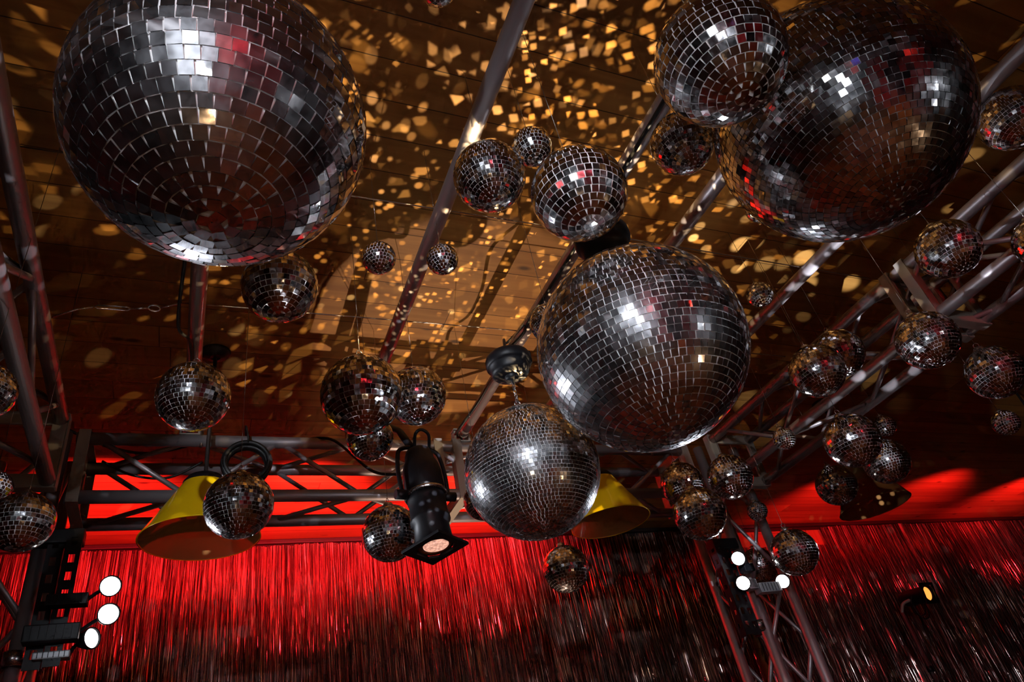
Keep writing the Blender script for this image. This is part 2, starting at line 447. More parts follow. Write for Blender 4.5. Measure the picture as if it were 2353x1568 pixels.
# ------------------------------------------------------------------ foil fringe curtain: strands nobody could count
def fringe(name, x0, x1, n, top, bottom, y, label, seed, sag=None, width=0.0042, facing=1):
    rnd = random.Random(seed)
    verts = []; faces = []
    segs = 34
    for i in range(n):
        x = x0 + (x1 - x0) * (i + rnd.random()) / n
        zt = top(x) if callable(top) else top
        lean = rnd.gauss(0, 0.012)
        wv = width * rnd.uniform(0.6, 1.5)
        ph = rnd.uniform(-0.7, 0.7); tw = rnd.uniform(-1.0, 1.0); f1 = rnd.uniform(1.5, 7)
        yo = rnd.uniform(0, 0.045) + 0.012 * math.sin(x * 9 + seed)
        gy = rnd.uniform(0.004, 0.012)
        b0 = len(verts)
        for s in range(segs + 1):
            t = (s / segs) ** 1.45
            z = zt + (bottom - zt) * t
            drop = zt - z
            a = ph + tw * drop + 0.55 * math.sin(f1 * drop * 2.2 + ph * 5) * min(1, drop * 2) + rnd.gauss(0, 0.30) * min(1, drop * 2.2)
            yy = y - facing * (yo + gy * math.sin(f1 * drop + ph * 3) * min(1, drop * 3))
            xx = x + lean * drop + 0.004 * math.sin(f1 * 1.7 * drop + ph * 9) * min(1, drop * 3)
            dx = math.cos(a) * wv / 2; dy = math.sin(a) * wv / 2
            verts.append((xx - dx, yy - dy, z + EYE)); verts.append((xx + dx, yy + dy, z + EYE))
        for s in range(segs):
            q = b0 + 2 * s
            faces.append((q, q + 1, q + 3, q + 2))
    me = bpy.data.meshes.new(name); me.from_pydata(verts, [], faces); me.update()
    o = link(name, me, M['foil'])
    tag(o, label, 'curtain', None, 'stuff')
    return o
bot = -1.45
fringe('foil_fringe_curtain', -2.2, 4.00, 3400, 1.852, bot, WALL - 0.015,
       'long metallic foil fringe curtain, glowing red along its top, left of the right tower', 1, facing=1)
fringe('foil_fringe_curtain', 4.08, 8.9, 2600, lambda x: 1.852 - (0.16 if x < 5.25 else 0.0), bot, WALL - 0.015,
       'foil fringe curtain behind the small amber spotlight, right of the right tower', 2, facing=1)

# ------------------------------------------------------------------ mirror balls
def ball_meshes(name, tiles_d, seed, jitter=1.2, gap=0.90, lift=0.012):
    """unit-radius ball: core mesh and mirror tile mesh; tiles_d = tiles across the diameter"""
    rnd = random.Random(seed)
    bm = bmesh.new()
    bmesh.ops.create_uvsphere(bm, u_segments=64, v_segments=40, radius=0.985)
    for f in bm.faces: f.smooth = True
    core = bpy.data.meshes.new(name + '_core'); bm.to_mesh(core); bm.free()
    t = 2.0 / tiles_d
    rows = int(round(PI / t)); pitch = PI / rows
    verts = []; faces = []
    hw = pitch * gap / 2
    for r in range(rows):
        lat = -PI / 2 + (r + 0.5) * pitch
        circ = 2 * PI * math.cos(lat)
        n = max(3, int(circ / (pitch * 1.0)))
        off = rnd.random() * 2 * PI
        loose = (circ / n) / pitch
        for k in range(n):
            lon = off + 2 * PI * (k + rnd.uniform(-0.03, 0.03)) / n
            N = Vector((math.cos(lat) * math.cos(lon), math.cos(lat) * math.sin(lon), math.sin(lat)))
            E_ = Vector((-math.sin(lon), math.cos(lon), 0))
            U_ = N.cross(E_)
            # small tilt and turn of each tile
            N2 = (N + E_ * math.tan(R(rnd.gauss(0, jitter))) + U_ * math.tan(R(rnd.gauss(0, jitter)))).normalized()
            tw = R(rnd.gauss(0, 1.6))
            e = (E_ * math.cos(tw) + U_ * math.sin(tw)); e = (e - N2 * e.dot(N2)).normalized()
            u = N2.cross(e)
            s = hw * rnd.uniform(0.965, 1.03)
            c = N * (0.985 + lift + rnd.uniform(-0.002, 0.003))
            top = [c + e * (sx * s) + u * (sy * s) for sx, sy in ((-1, -1), (1, -1), (1, 1), (-1, 1))]
            low = [p - N2 * (lift + 0.012) for p in top]
            b0 = len(verts)
            verts.extend([tuple(p) for p in top + low])
            faces.append((b0, b0 + 1, b0 + 2, b0 + 3))
            for a in range(4):
                b = (a + 1) % 4
                faces.append((b0 + a, b0 + a + 4, b0 + b + 4, b0 + b))
    tm = bpy.data.meshes.new(name + '_tiles'); tm.from_pydata(verts, [], faces); tm.update()
    return core, tm

KIND = {
    'tiny': ball_meshes('tiny', 9.5, 11, 1.6),
    'tiny2': ball_meshes('tiny2', 10.5, 12, 1.6),
    'small': ball_meshes('small', 16, 13, 2.4, 0.925),
    'small2': ball_meshes('small2', 17, 14, 3.0, 0.925),
    'medium': ball_meshes('medium', 13.5, 15, 1.1),
    'medium2': ball_meshes('medium2', 15, 16, 1.8),
    'large_coarse': ball_meshes('large_coarse', 22, 17, 1.2, 0.93),
    'large_coarse2': ball_meshes('large_coarse2', 30, 18, 1.2, 0.905),
    'large_fine': ball_meshes('large_fine', 38, 19, 1.8, 0.93),
    'fine': ball_meshes('fine', 37, 20, 0.9, 0.86),
}
for k, (a, b) in KIND.items():
    a.materials.append(M['grout']); b.materials.append(M['mirror_smudged' if k.startswith('large_coarse') else 'mirror_fine' if k == 'fine' else 'mirror'])
# cap and ring shared by every ball (built for a 0.2 m ball)
bm = bmesh.new()
add_lathe(bm, [(0.0, 0.0205), (0.006, 0.020), (0.016, 0.016), (0.020, 0.008), (0.021, -0.004), (0.0, -0.004)], 20)
cap_me = bpy.data.meshes.new('hanging_cap'); bm.to_mesh(cap_me); bm.free(); cap_me.materials.append(M['chrome'])
bm = bmesh.new()
add_path(bm, [(0.009 * math.cos(t), 0, 0.028 + 0.009 * math.sin(t)) for t in [2 * PI * i / 20 for i in range(20)]], 0.0014, 6, True)
ring_me = bpy.data.meshes.new('hanging_ring'); bm.to_mesh(ring_me); bm.free(); ring_me.materials.append(M['chrome'])
bm = bmesh.new(); add_tube(bm, (0, 0, 0), (0, 0, 1), 0.0009, 6)
wire_me = bpy.data.meshes.new('hanging_wire'); bm.to_mesh(wire_me); bm.free(); wire_me.materials.append(M['wire'])

def ball(x, y, z, d, kind, label, group, up=CEIL, rot=None, chain=False):
    r = d / 2
    t = empty('mirror_ball', (x, y, z), label, 'mirror ball', group, random.uniform(0, 6.28) if rot is None else rot)
    core, tiles = KIND[kind]
    o = link('grout_shell', core, None, t); o.scale = (r, r, r)
    o = link('mirror_tiles', tiles, None, t); o.scale = (r, r, r)
    s = max(0.7, min(1.3, d / 0.2))
    o = link('hanging_cap', cap_me, None, t); o.location = (0, 0, r - 0.004); o.scale = (s, s, s)
    o = link('hanging_ring', ring_me, None, t); o.location = (0, 0, r - 0.004); o.scale = (s, s, s)
    top = r - 0.004 + 0.036 * s
    L_ = up - z - top
    if chain:
        bm = bmesh.new(); k = 0; zz = top - 0.006
        while zz < up - z - 0.004:
            ax = (1, 0) if k % 2 == 0 else (0, 1)
            add_path(bm, [(ax[0] * 0.0055 * math.cos(q), ax[1] * 0.0055 * math.cos(q), zz + 0.009 + 0.011 * math.sin(q)) for q in [2 * PI * i / 12 for i in range(12)]], 0.0016, 5, True)
            zz += 0.0175; k += 1
        from_bm('hanging_chain', bm, M['chrome'], t)
    elif L_ > 0.01:
        o = link('hanging_wire', wire_me, None, t); o.location = (0, 0, top - 0.002); o.scale = (1, 1, L_)
    return t

G_BIG = 'large mirror balls hanging over the room'
G_MID = 'mid-sized mirror balls under the ceiling tubes'
G_SML = 'small mirror balls hanging on thin wires'
G_TNY = 'tiny mirror balls hanging on thin wires'
balls = [
 # x, y, z, d, kind, label, group, extra
 (-0.016, 0.829, 1.111, 0.50, 'large_coarse', 'huge mirror ball with big uneven square tiles, nearest the left truss', G_BIG),
 (1.280, 0.571, 1.199, 0.55, 'large_fine', 'huge fine-tiled mirror ball in the top right corner behind a smaller ball', G_BIG),
 (0.850, 0.484, 1.136, 0.25, 'medium2', 'medium mirror ball with red glints overlapping the huge top right ball', G_MID),
 (0.942, 1.089, 0.903, 0.50, 'large_coarse2', 'large mirror ball with bright white glare, right of the picture centre', G_BIG),
 (0.893, 1.672, 0.879, 0.40, 'fine', 'finely tiled mirror ball hung below left of the large central ball', G_BIG),
 (0.630, 1.062, 1.414, 0.19, 'small2', 'mirror ball overlapping the long ceiling tube, upper middle', G_MID),
 (0.755, 1.015, 1.516, 0.11, 'tiny2', 'tiny dark mirror ball peeking between two balls in the upper middle', G_TNY),
 (0.740, 0.876, 1.166, 0.22, 'medium', 'medium mirror ball with wide pale joints just above the large central ball', G_MID),
 (1.113, 0.849, 1.427, 0.17, 'small', 'small mirror ball with radiating pale joints tucked left of the huge top right ball', G_SML),
 (2.163, 0.552, 1.488, 0.19, 'small2', 'dark mirror ball cut by the right picture edge beside the huge top right ball', G_SML),
 (2.233, 0.953, 1.339, 0.20, 'small', 'mirror ball hung in front of the right truss, below the huge top right ball', G_SML),
 (2.284, 0.739, 1.178, 0.17, 'small2', 'mirror ball mostly cut off by the right edge, beside the right truss', G_SML),
 (2.237, 1.185, 1.130, 0.20, 'small2', 'mirror ball hung right below the truss end plates on the right', G_SML),
 (2.673, 1.271, 1.090, 0.20, 'small', 'mirror ball right of the right truss, touching the right picture edge', G_SML),
 (1.949, 1.486, 1.554, 0.10, 'tiny', 'tiny mirror ball alone between the large central ball and the right truss', G_TNY),
 (2.246, 1.511, 1.313, 0.19, 'small', 'mirror ball half hidden behind another one beside the right truss', G_SML),
 (2.057, 1.497, 1.207, 0.20, 'small2', 'front mirror ball of the overlapping pair left of the right truss', G_SML),
 (2.210, 1.617, 0.985, 0.20, 'small', 'largest mirror ball of the lower right cluster, with a ring on top', G_SML),
 (2.888, 1.920, 1.254, 0.10, 'tiny', 'tiny mirror ball directly behind the lower right cluster', G_TNY),
 (2.825, 1.960, 1.091, 0.20, 'small2', 'mirror ball above the dark cone lampshade, partly behind the cluster ball', G_SML),
 (2.949, 2.363, 1.173, 0.20, 'small', 'mirror ball to the left of the dark cone lampshade', G_SML),
 (2.915, 1.465, 0.998, 0.10, 'tiny2', 'tiny mirror ball near the right edge, under the ball at that edge', G_TNY),
 (2.158, 1.859, 1.130, 0.09, 'tiny', 'tiny mirror ball in front of the lower tubes of the right truss', G_TNY),
 (2.050, 2.422, 1.210, 0.20, 'small2', 'dimmest mirror ball of the three at the head of the right tower', G_SML),
 (2.172, 2.241, 1.154, 0.20, 'small', 'rightmost mirror ball of the three at the head of the right tower', G_SML),
 (1.775, 2.058, 0.903, 0.20, 'small2', 'lowest and brightest mirror ball of the three at the right tower head', G_SML),
 (2.591, 2.583, 1.141, 0.10, 'tiny2', 'tiny mirror ball against the upper part of the right tower', G_TNY),
 (2.423, 2.302, 0.821, 0.20, 'small', 'mirror ball just right of the three lit lamps on the right tower', G_SML),
 (2.932, 3.071, 1.028, 0.20, 'small2', 'dark mirror ball seen through the legs of the right tower', G_SML),
 (1.481, 2.664, 0.929, 0.20, 'small', 'lone mirror ball under the finely tiled ball, before the fringe curtain', G_SML),
 (0.633, 2.336, 0.977, 0.20, 'small2', 'mirror ball touching the large black profile spotlight on its left', G_SML),
 (0.111, 2.081, 0.972, 0.20, 'small2', 'mirror ball in front of the left yellow cone lampshade', G_SML),
 (-0.038, 1.831, 1.190, 0.20, 'small', 'mirror ball at the lower end of the leftmost ceiling tube', G_SML),
 (0.154, 1.480, 1.328, 0.20, 'medium', 'mirror ball directly below right of the huge left ball', G_SML),
 (0.432, 1.786, 1.195, 0.25, 'small', 'biggest mirror ball of the trio left of the black profile spotlight', G_MID),
 (0.639, 1.890, 1.270, 0.20, 'small2', 'right hand mirror ball of the trio above the black profile spotlight', G_SML),
 (0.557, 2.226, 1.299, 0.17, 'medium2', 'lowest mirror ball of the trio, before the back truss', G_SML),
 (0.431, 1.464, 1.467, 0.10, 'tiny2', 'tiny mirror ball left of the long ceiling tube, right of the huge left ball', G_TNY),
 (0.592, 1.372, 1.402, 0.092, 'tiny', 'tiny mirror ball just right of the long ceiling tube', G_TNY),
 (-0.462, 1.605, 1.032, 0.13, 'small2', 'mirror ball cut by the left picture edge beside the left truss', G_SML),
 (-0.584, 2.366, 1.171, 0.11, 'tiny2', 'small dark mirror ball at the left edge above a bigger one', G_SML),
 (-0.434, 2.110, 0.945, 0.16, 'medium', 'mirror ball at the lower left edge beside the perforated bracket', G_SML),
 (0.386, 0.673, 1.531, 0.09, 'tiny2', 'dark mirror ball mostly cut off by the top picture edge', G_TNY),
 (0.971, 2.244, 1.057, 0.15, 'small', 'mirror ball nearly hidden behind the left rim of the finely tiled ball', G_SML),
 (0.908, 1.393, 1.218, 0.12, 'small2', 'mirror ball nearly hidden behind the left rim of the large central ball', G_SML),
 (1.496, 1.003, 1.421, 0.08, 'tiny', 'tiny mirror ball peeking from behind the lower left rim of the huge top right ball', G_TNY),
]
for i, b in enumerate(balls):
    up = CEIL
    chain = False
    if i == 3: up, chain = 1.186, True
    if i == 4: up, chain = 1.19, True
    if i == 0: chain = True
    if i == 1: up, chain = 1.56, True
    ball(*b, up=up, chain=chain)

# ------------------------------------------------------------------ mirror ball motors
def motor(x, y, z, label):
    t = empty('ball_motor', (x, y, z), label, 'mirror ball motor', 'mirror ball motors')
    bm = bmesh.new()
    add_lathe(bm, [(0.0, 0.085), (0.060, 0.085), (0.072, 0.080), (0.076, 0.070), (0.076, 0.048), (0.070, 0.043), (0.064, 0.040),
                   (0.063, 0.020), (0.056, 0.010), (0.030, 0.004), (0.0, 0.004)], 40)
    from_bm('housing', bm, M['black'], t)
    bm = bmesh.new()
    add_lathe(bm, [(0.0, 0.006), (0.022, 0.006), (0.024, -0.002), (0.016, -0.010), (0.006, -0.012), (0.005, -0.024), (0.0, -0.026)], 24)
    from_bm('rotor', bm, M['black'], t)
    bm = bmesh.new()
    add_box(bm, (0.066, 0, 0.075), (0.022, 0.050, 0.050), None, 0.006)
    from_bm('terminal_box', bm, M['black'], t)
    bm = bmesh.new()
    add_path(bm, [(0.0 + 0.012 * math.cos(q), 0, 0.097 + 0.014 * math.sin(q)) for q in [2 * PI * i / 16 for i in range(16)]], 0.003, 6, True)
    from_bm('shackle', bm, M['chrome'], t)
    return t
motor(0.893, 1.672, 1.212, 'black stepped motor on which the finely tiled mirror ball hangs')
motor(0.942, 1.089, 1.208, 'black motor partly hidden between the medium ball and the large central ball')
# webbing slings that carry the motors from the second tube
def strap(pts, r, m, name, label, cat, group=None):
    bm = bmesh.new(); add_path(bm, [V(*p) for p in catmull(pts, 8)], r, 8)
    o = from_bm(name, bm, m); tag(o, label, cat, group); return o
strap([(0.893, 1.672, 1.322), (0.96, 1.68, 1.42), (1.06, 1.69, 1.545), (1.10, 1.69, 1.553)], 0.004, M['chrome'], 'safety_sling',
      'thin steel sling from the second tube to the black motor over the finely tiled ball', 'sling')
strap([(0.942, 1.089, 1.315), (0.98, 1.09, 1.43), (1.07, 1.09, 1.549), (1.10, 1.09, 1.553)], 0.004, M['chrome'], 'safety_sling',
      'thin steel sling above the motor of the large central ball', 'sling')

# ------------------------------------------------------------------ ceiling tubes
TZ = 1.581
def tube_thing(x, y0, y1, label, r=0.025):
    t = empty('ceiling_tube', (x, y1, TZ), label, 'tube', 'aluminium tubes laid across the rig')
    bm = bmesh.new(); add_tube(bm, (0, y0 - y1, 0), (0, 0, 0), r, 24)
    from_bm('pipe', bm, M['alu'], t)
    # swivel coupler over the truss chord
    for cy_ in (2.68 - y1,):
        bm = bmesh.new()
        for s in (-1, 1):
            add_box(bm, (0.034 * s, cy_, -0.006), (0.010, 0.046, 0.052), None, 0.003)
        add_box(bm, (0, cy_, 0.030), (0.078, 0.046, 0.008), None, 0.003)
        add_box(bm, (0, cy_, -0.030), (0.078, 0.046, 0.006), None, 0.002)
        f = from_bm('clamp', bm, M['alu_flat'], t)
        bm = bmesh.new()
        add_tube(bm, (0.045, cy_ - 0.012, -0.085), (0.045, cy_ - 0.012, 0.004), 0.006, 8)
        add_tube(bm, (0.045, cy_ - 0.012, -0.060), (0.045, cy_ - 0.012, -0.045), 0.011, 6)
        from_bm('bolt', bm, M['chrome'], f)
    return t
tube_thing(-0.055, -1.3, 2.76, 'leftmost long ceiling tube, passing behind the huge left mirror ball')
tube_thing(0.605, -1.3, 2.76, 'long ceiling tube running from the top edge down to the left trio of balls')
tube_thing(1.098, -1.3, 2.76, 'ceiling tube with black cable taped along it, carrying the stepped motor')
tube_thing(1.440, -1.3, 2.76, 'ceiling tube passing behind the large central ball')
tube_thing(2.090, -1.3, 2.76, 'rightmost ceiling tube, next to the right truss')

# ------------------------------------------------------------------ box trusses
def brace_mesh(v):
    bm = bmesh.new(); add_tube(bm, (0, 0, 0), v, 0.010, 10)
    me = bpy.data.meshes.new('brace'); bm.to_mesh(me); bm.free(); me.materials.append(M['alu']); return me

def truss(origin, axis, length, label, pitch=0.33, plates=(), first_up=True, s=0.24, group=None, name='box_truss', bolts=True):
    """axis 'X','Y' or 'Z'; box section s between chord centres, growing to +other axes from origin"""
    t = empty(name, origin, label, 'truss', group)
    ax = {'X': Vector((1, 0, 0)), 'Y': Vector((0, 1, 0)), 'Z': Vector((0, 0, 1))}[axis]
    o1, o2 = [v for k, v in (('X', Vector((1, 0, 0))), ('Y', Vector((0, 1, 0))), ('Z', Vector((0, 0, 1)))) if k != axis]
    bm = bmesh.new(); add_tube(bm, (0, 0, 0), ax * length, 0.025, 20)
    ch = bpy.data.meshes.new('chord'); bm.to_mesh(ch); bm.free(); ch.materials.append(M['alu'])
    for a in (0, 1):
        for b in (0, 1):
            o = link('chord', ch, None, t); o.location = o1 * (s * a) + o2 * (s * b)
    n = int(length / pitch)
    up1 = brace_mesh(ax * pitch + o1 * s); dn1 = brace_mesh(ax * pitch - o1 * s)
    up2 = brace_mesh(ax * pitch + o2 * s); dn2 = brace_mesh(ax * pitch - o2 * s)
    off = (length - n * pitch) / 2
    for i in range(n):
        flip = (i % 2 == 0) == first_up
        for fixed in (0, 1):
            base = ax * (off + i * pitch)
            # faces spanned by o2 (at o1 = 0 and s)
            o = link('brace', up2 if flip else dn2, None, t)
            o.location = base + o1 * (s * fixed) + (Vector() if flip else o2 * s)
            # faces spanned by o1 (at o2 = 0 and s)
            o = link('brace', up1 if flip else dn1, None, t)
            o.location = base + o2 * (s * fixed) + (Vector() if flip else o1 * s)
    for p in plates:
        bm = bmesh.new()
        w_ = 0.046; th = 0.012; e = s + 0.05
        def bar(c, d1, d2):
            sz = ax * th + o1 * d1 + o2 * d2
            add_box(bm, c, (abs(sz.x), abs(sz.y), abs(sz.z)), None, 0.002)
        c0 = ax * p + o1 * (s / 2) + o2 * (s / 2)
        bar(c0 - o1 * (s / 2), w_, e); bar(c0 + o1 * (s / 2), w_, e)
        bar(c0 - o2 * (s / 2), e - 2 * w_ + 0.004, w_); bar(c0 + o2 * (s / 2), e - 2 * w_ + 0.004, w_)
        # cheeks that make each plate a shallow frame
        for sg in (-1, 1):
            add_box(bm, c0 + o2 * (sg * (s / 2 + 0.026)) + ax * 0.014, tuple(abs(q) for q in (ax * 0.040 + o1 * e + o2 * 0.004)), None, 0.001)
            add_box(bm, c0 + o1 * (sg * (s / 2 + 0.026)) + ax * 0.014, tuple(abs(q) for q in (ax * 0.040 + o1 * 0.004 + o2 * e)), None, 0.001)
        from_bm('end_plate', bm, M['alu_flat'], t)
    return t
truss((-0.44, 2.68, 1.29), 'X', 2.78, 'horizontal truss along the back of the rig in front of the red wall', 0.33, (0.012, 1.40, 1.49, 2.77), False)
truss((2.45, -1.30, 1.29), 'Y', 3.86, 'long truss receding on the right, from the top right corner to the right tower', 0.33, (0.012, 2.50, 2.58, 3.85), True)
truss((-0.72, -1.30, 1.29), 'Y', 3.86, 'long truss receding along the left picture edge', 0.33, (0.012, 3.85), True)
def tower(x, y, label):
    return truss((x, y, FLOOR + 0.02), 'Z', 3.03, label, 0.33, (), True, name='truss_tower')
tower(2.45, 2.68, 'upright truss tower at the right corner, with three lit lamps on it')
tower(-0.72, 2.68, 'upright truss tower at the lower left corner behind the perforated bracket')
tower(2.45, -1.56, 'upright truss tower behind the camera on the right')
tower(-0.72, -1.56, 'upright truss tower behind the camera on the left')

# ------------------------------------------------------------------ lamp clusters on the towers
def lens_disc(r):
    bm = bmesh.new()
    add_lathe(bm, [(0.0, 0.004), (r * 0.5, 0.003), (r, 0.0), (r, -0.004), (0.0, -0.004)], 28)
    return bm

def lamp_head(parent, loc, direction, name='lamp_head', power=14, r=0.030, lens='lens_white', col=(0.84, 0.89, 1.0), angle=62, arm_to=None, body=True):
    """round LED head: dish, lens, neck and its beam; local to parent"""
    d = Vector(direction).normalized()
    q = d.to_track_quat('Z', 'Y').to_matrix().to_4x4()
    mx = Matrix.Translation(loc) @ q
    bm = bmesh.new()
    add_lathe(bm, [(r * 0.35, -0.045), (r * 0.6, -0.040), (r * 1.02, -0.012), (r * 1.12, 0.004), (r * 1.12, 0.008), (r * 1.0, 0.008), (r * 0.98, -0.002), (0, -0.010)], 28, mx)
    h = from_bm(name, bm, M['black'], parent)
    bm = lens_disc(r * 1.0)
    l = from_bm('lens', bm, M[lens], h); l.matrix_local = mx
    if arm_to is not None:
        bm = bmesh.new()
        add_path(bm, catmull([Vector(loc) - d * 0.035, (Vector(loc) - d * 0.05).lerp(Vector(arm_to), 0.5) + Vector((0, 0, 0.004)), arm_to], 5), 0.006, 8)
        from_bm('neck', bm, M['black'], h)
    L_ = bpy.data.lights.new('lamp_beam', 'SPOT'); L_.energy = power; L_.color = col
    L_.spot_size = R(angle); L_.spot_blend = 0.7; L_.shadow_soft_size = r * 0.8
    lo = bpy.data.objects.new('lamp_beam', L_); C.objects.link(lo); lo.parent = parent
    lo.location = Vector(loc) + d * (r * 0.9 + 0.012); lo.rotation_euler = d.to_track_quat('-Z', 'Y').to_euler()
    return h

def perforated_strut(parent, x, y, z0, z1, mirror=1):
    """black slotted steel angle: two webs with punched holes"""
    me_holes = []
    bm = bmesh.new()
    wdt = 0.046; n = int((z1 - z0) / 0.055)
    # front web built as ladder of bars around round-cornered slots
    zs = [z0 + (z1 - z0) * i / n for i in range(n + 1)]
    for i, z in enumerate(zs):
        add_box(bm, (x, y, z), (wdt, 0.003, 0.030))
        if i < n:
            zc = (z + zs[i + 1]) / 2; hh = (zs[i + 1] - z) - 0.030
            for s in (-1, 1):
                add_box(bm, (x + s * (wdt / 2 - 0.007), y, zc), (0.014, 0.003, hh + 0.001))
    for i, z in enumerate(zs):
        add_box(bm, (x - mirror * wdt / 2, y + 0.022, z), (0.003, 0.044, 0.038))
        if i < n:
            zc = (z + zs[i + 1]) / 2; hh = (zs[i + 1] - z) - 0.038
            for s in (-1, 1):
                add_box(bm, (x - mirror * wdt / 2, y + 0.022 + s * 0.016, zc), (0.003, 0.012, hh + 0.001))
    return from_bm('slotted_strut', bm, M['black'], parent)

def cluster(origin, heads, label, sx=1, strut=True, power=14):
    t = empty('lamp_cluster', origin, label, 'stage lamps', 'lamp clusters on the towers')
    if strut:
        perforated_strut(t, 0.0, 0.0, -0.05, 0.36, 1)
        perforated_strut(t, -0.055 * sx, 0.02, -0.05, 0.36, -1)
        bm = bmesh.new(); add_box(bm, (-0.05 * sx, 0.03, 0.355), (0.15, 0.055, 0.05), None, 0.006)
        from_bm('top_bracket', bm, M['black'], t)
    for (loc, d, box, bs, mt) in heads:
        bm = bmesh.new(); add_box(bm, box, bs, None, 0.004)
        bx = from_bm('driver_box', bm, M[mt], t)
        bm = bmesh.new()
        for k in range(6):
            add_box(bm, (box[0] + bs[0] * (k / 7 - 0.36), box[1] - bs[1] / 2 - 0.001, box[2]), (0.002, 0.002, bs[2] * 0.8))
        from_bm('vent_ribs', bm, M['black'], bx)
        side = 1 if loc[0] > box[0] else -1
        lamp_head(t, loc, d, power=power, arm_to=(box[0] + side * (bs[0] / 2 - 0.004), box[1], box[2]))
    bm = bmesh.new(); add_lathe(bm, [(0.026, -0.022), (0.031, -0.022), (0.031, 0.022), (0.026, 0.022), (0.026, -0.022)], 24, Matrix.Translation((-0.11 * sx, 0.06, -0.02)))
    from_bm('pipe_clamp', bm, M['chrome'], t)
    return t
# left tower: slotted bracket, driver boxes and three round heads
toc = Vector((0.25, -0.85, 0.05))
cluster((-0.372, 2.60, 0.76),
        [((0.128, -0.02, 0.165), (0.25, -0.90, -0.22), (0.015, -0.02, 0.125), (0.115, 0.045, 0.036), 'black'),
         ((0.135, -0.02, 0.075), (0.25, -0.90, -0.20), (-0.01, -0.02, 0.025), (0.150, 0.050, 0.050), 'black'),
         ((0.092, 0.02, 0.015), (0.72, -0.62, 0.0), (-0.005, 0.02, -0.030), (0.100, 0.045, 0.022), 'grey_box')],
        'three round lit lamps on a black slotted bracket at the left tower', 1, power=46)
cluster((2.285, 2.60, 0.635),
        [((0.060, -0.03, 0.265), (-0.55, -0.75, -0.16), (0.115, 0.0, 0.225), (0.060, 0.045, 0.036), 'black'),
         ((0.035, -0.03, 0.150), (-0.55, -0.75, -0.14), (0.090, -0.01, 0.145), (0.050, 0.045, 0.045), 'grey_box'),
         ((0.270, -0.03, 0.145), (-0.55, -0.75, -0.14), (0.185, -0.01, 0.125), (0.125, 0.045, 0.045), 'grey_box')],
        'three round lit lamps in a triangle on the right tower', -1, power=30)
cluster((-0.66, -1.28, 0.38),
        [((0.10, 0.10, 0.165), (0.62, 0.70, -0.02), (0.0, 0.02, 0.145), (0.11, 0.045, 0.040), 'black'),
         ((0.13, 0.10, 0.065), (0.62, 0.70, 0.0), (0.0, 0.02, 0.045), (0.14, 0.050, 0.050), 'black'),
         ((0.08, 0.10, -0.03), (0.50, 0.80, 0.05), (0.0, 0.02, -0.03), (0.10, 0.045, 0.030), 'grey_box')],
        'three round lit lamps on the left tower behind the camera', 1, power=30)
cluster((2.42, -1.35, 0.35),
        [((-0.10, 0.10, 0.165), (-0.50, 0.80, 0.0), (0.0, 0.02, 0.145), (0.11, 0.045, 0.040), 'black'),
         ((-0.13, 0.10, 0.065), (-0.50, 0.80, 0.0), (0.0, 0.02, 0.045), (0.14, 0.050, 0.050), 'black'),
         ((-0.08, 0.10, -0.03), (-0.35, 0.85, 0.05), (0.0, 0.02, -0.03), (0.10, 0.045, 0.030), 'grey_box')],
        'three round lit lamps on the right tower behind the camera', -1, power=6)

# ------------------------------------------------------------------ par cans
def par_can(loc, direction, label, lens, col, power, size=1.0, angle=50, group=None, square=True, name='par_can'):
    t = empty(name, loc, label, 'spotlight', group)
    d = Vector(direction).normalized()
    q = d.to_track_quat('Z', 'Y').to_matrix().to_4x4()
    s = size
    bm = bmesh.new()
    add_lathe(bm, [(0, -0.15 * s), (0.035 * s, -0.15 * s), (0.045 * s, -0.14 * s), (0.050 * s, -0.11 * s), (0.058 * s, -0.10 * s), (0.058 * s, 0.07 * s),
                   (0.064 * s, 0.075 * s), (0.064 * s, 0.095 * s), (0.052 * s, 0.095 * s), (0.050 * s, 0.03 * s), (0, 0.02 * s)], 28, q)
    from_bm('housing', bm, M['black'], t)
    bm = lens_disc(0.049 * s)
    l = from_bm('lens', bm, M[lens], t); l.matrix_local = q @ Matrix.Translation((0, 0, 0.080 * s))
    if square:
        bm = bmesh.new()
        for a, b, c, e in ((0, 0.066, 0.150, 0.020), (0, -0.066, 0.150, 0.020), (0.066, 0, 0.020, 0.112), (-0.066, 0, 0.020, 0.112)):
            add_box(bm, q @ Vector((a * s, b * s, 0.100 * s)), (c * s, e * s, 0.008 * s), q.to_3x3())
        from_bm('gel_frame', bm, M['black'], t)
    bm = bmesh.new()
    pts = [(-0.075 * s, 0, 0), (-0.078 * s, -0.05 * s, -0.02 * s), (-0.05 * s, -0.12 * s, -0.03 * s), (0, -0.135 * s, -0.03 * s), (0.05 * s, -0.12 * s, -0.03 * s), (0.078 * s, -0.05 * s, -0.02 * s), (0.075 * s, 0, 0)]
    add_path(bm, [q @ Vector(p) for p in catmull(pts, 4)], 0.005 * s, 6)
    from_bm('yoke', bm, M['black'], t)
    if power > 0:
        L_ = bpy.data.lights.new('par_beam', 'SPOT'); L_.energy = power; L_.color = col
        L_.spot_size = R(angle); L_.spot_blend = 0.6; L_.shadow_soft_size = 0.03
        lo = bpy.data.objects.new('par_beam', L_); C.objects.link(lo); lo.parent = t
        lo.location = d * 0.12 * s; lo.rotation_euler = d.to_track_quat('-Z', 'Y').to_euler()
    return t
par_can((-0.80, -1.15, 1.06), (0.42, 0.90, -0.06), 'white par can high on the left tower behind the camera', 'lens_white', (0.84, 0.90, 1.0), 190, 0.8, 44)
# small amber-lensed spotlight on a pole before the right curtain

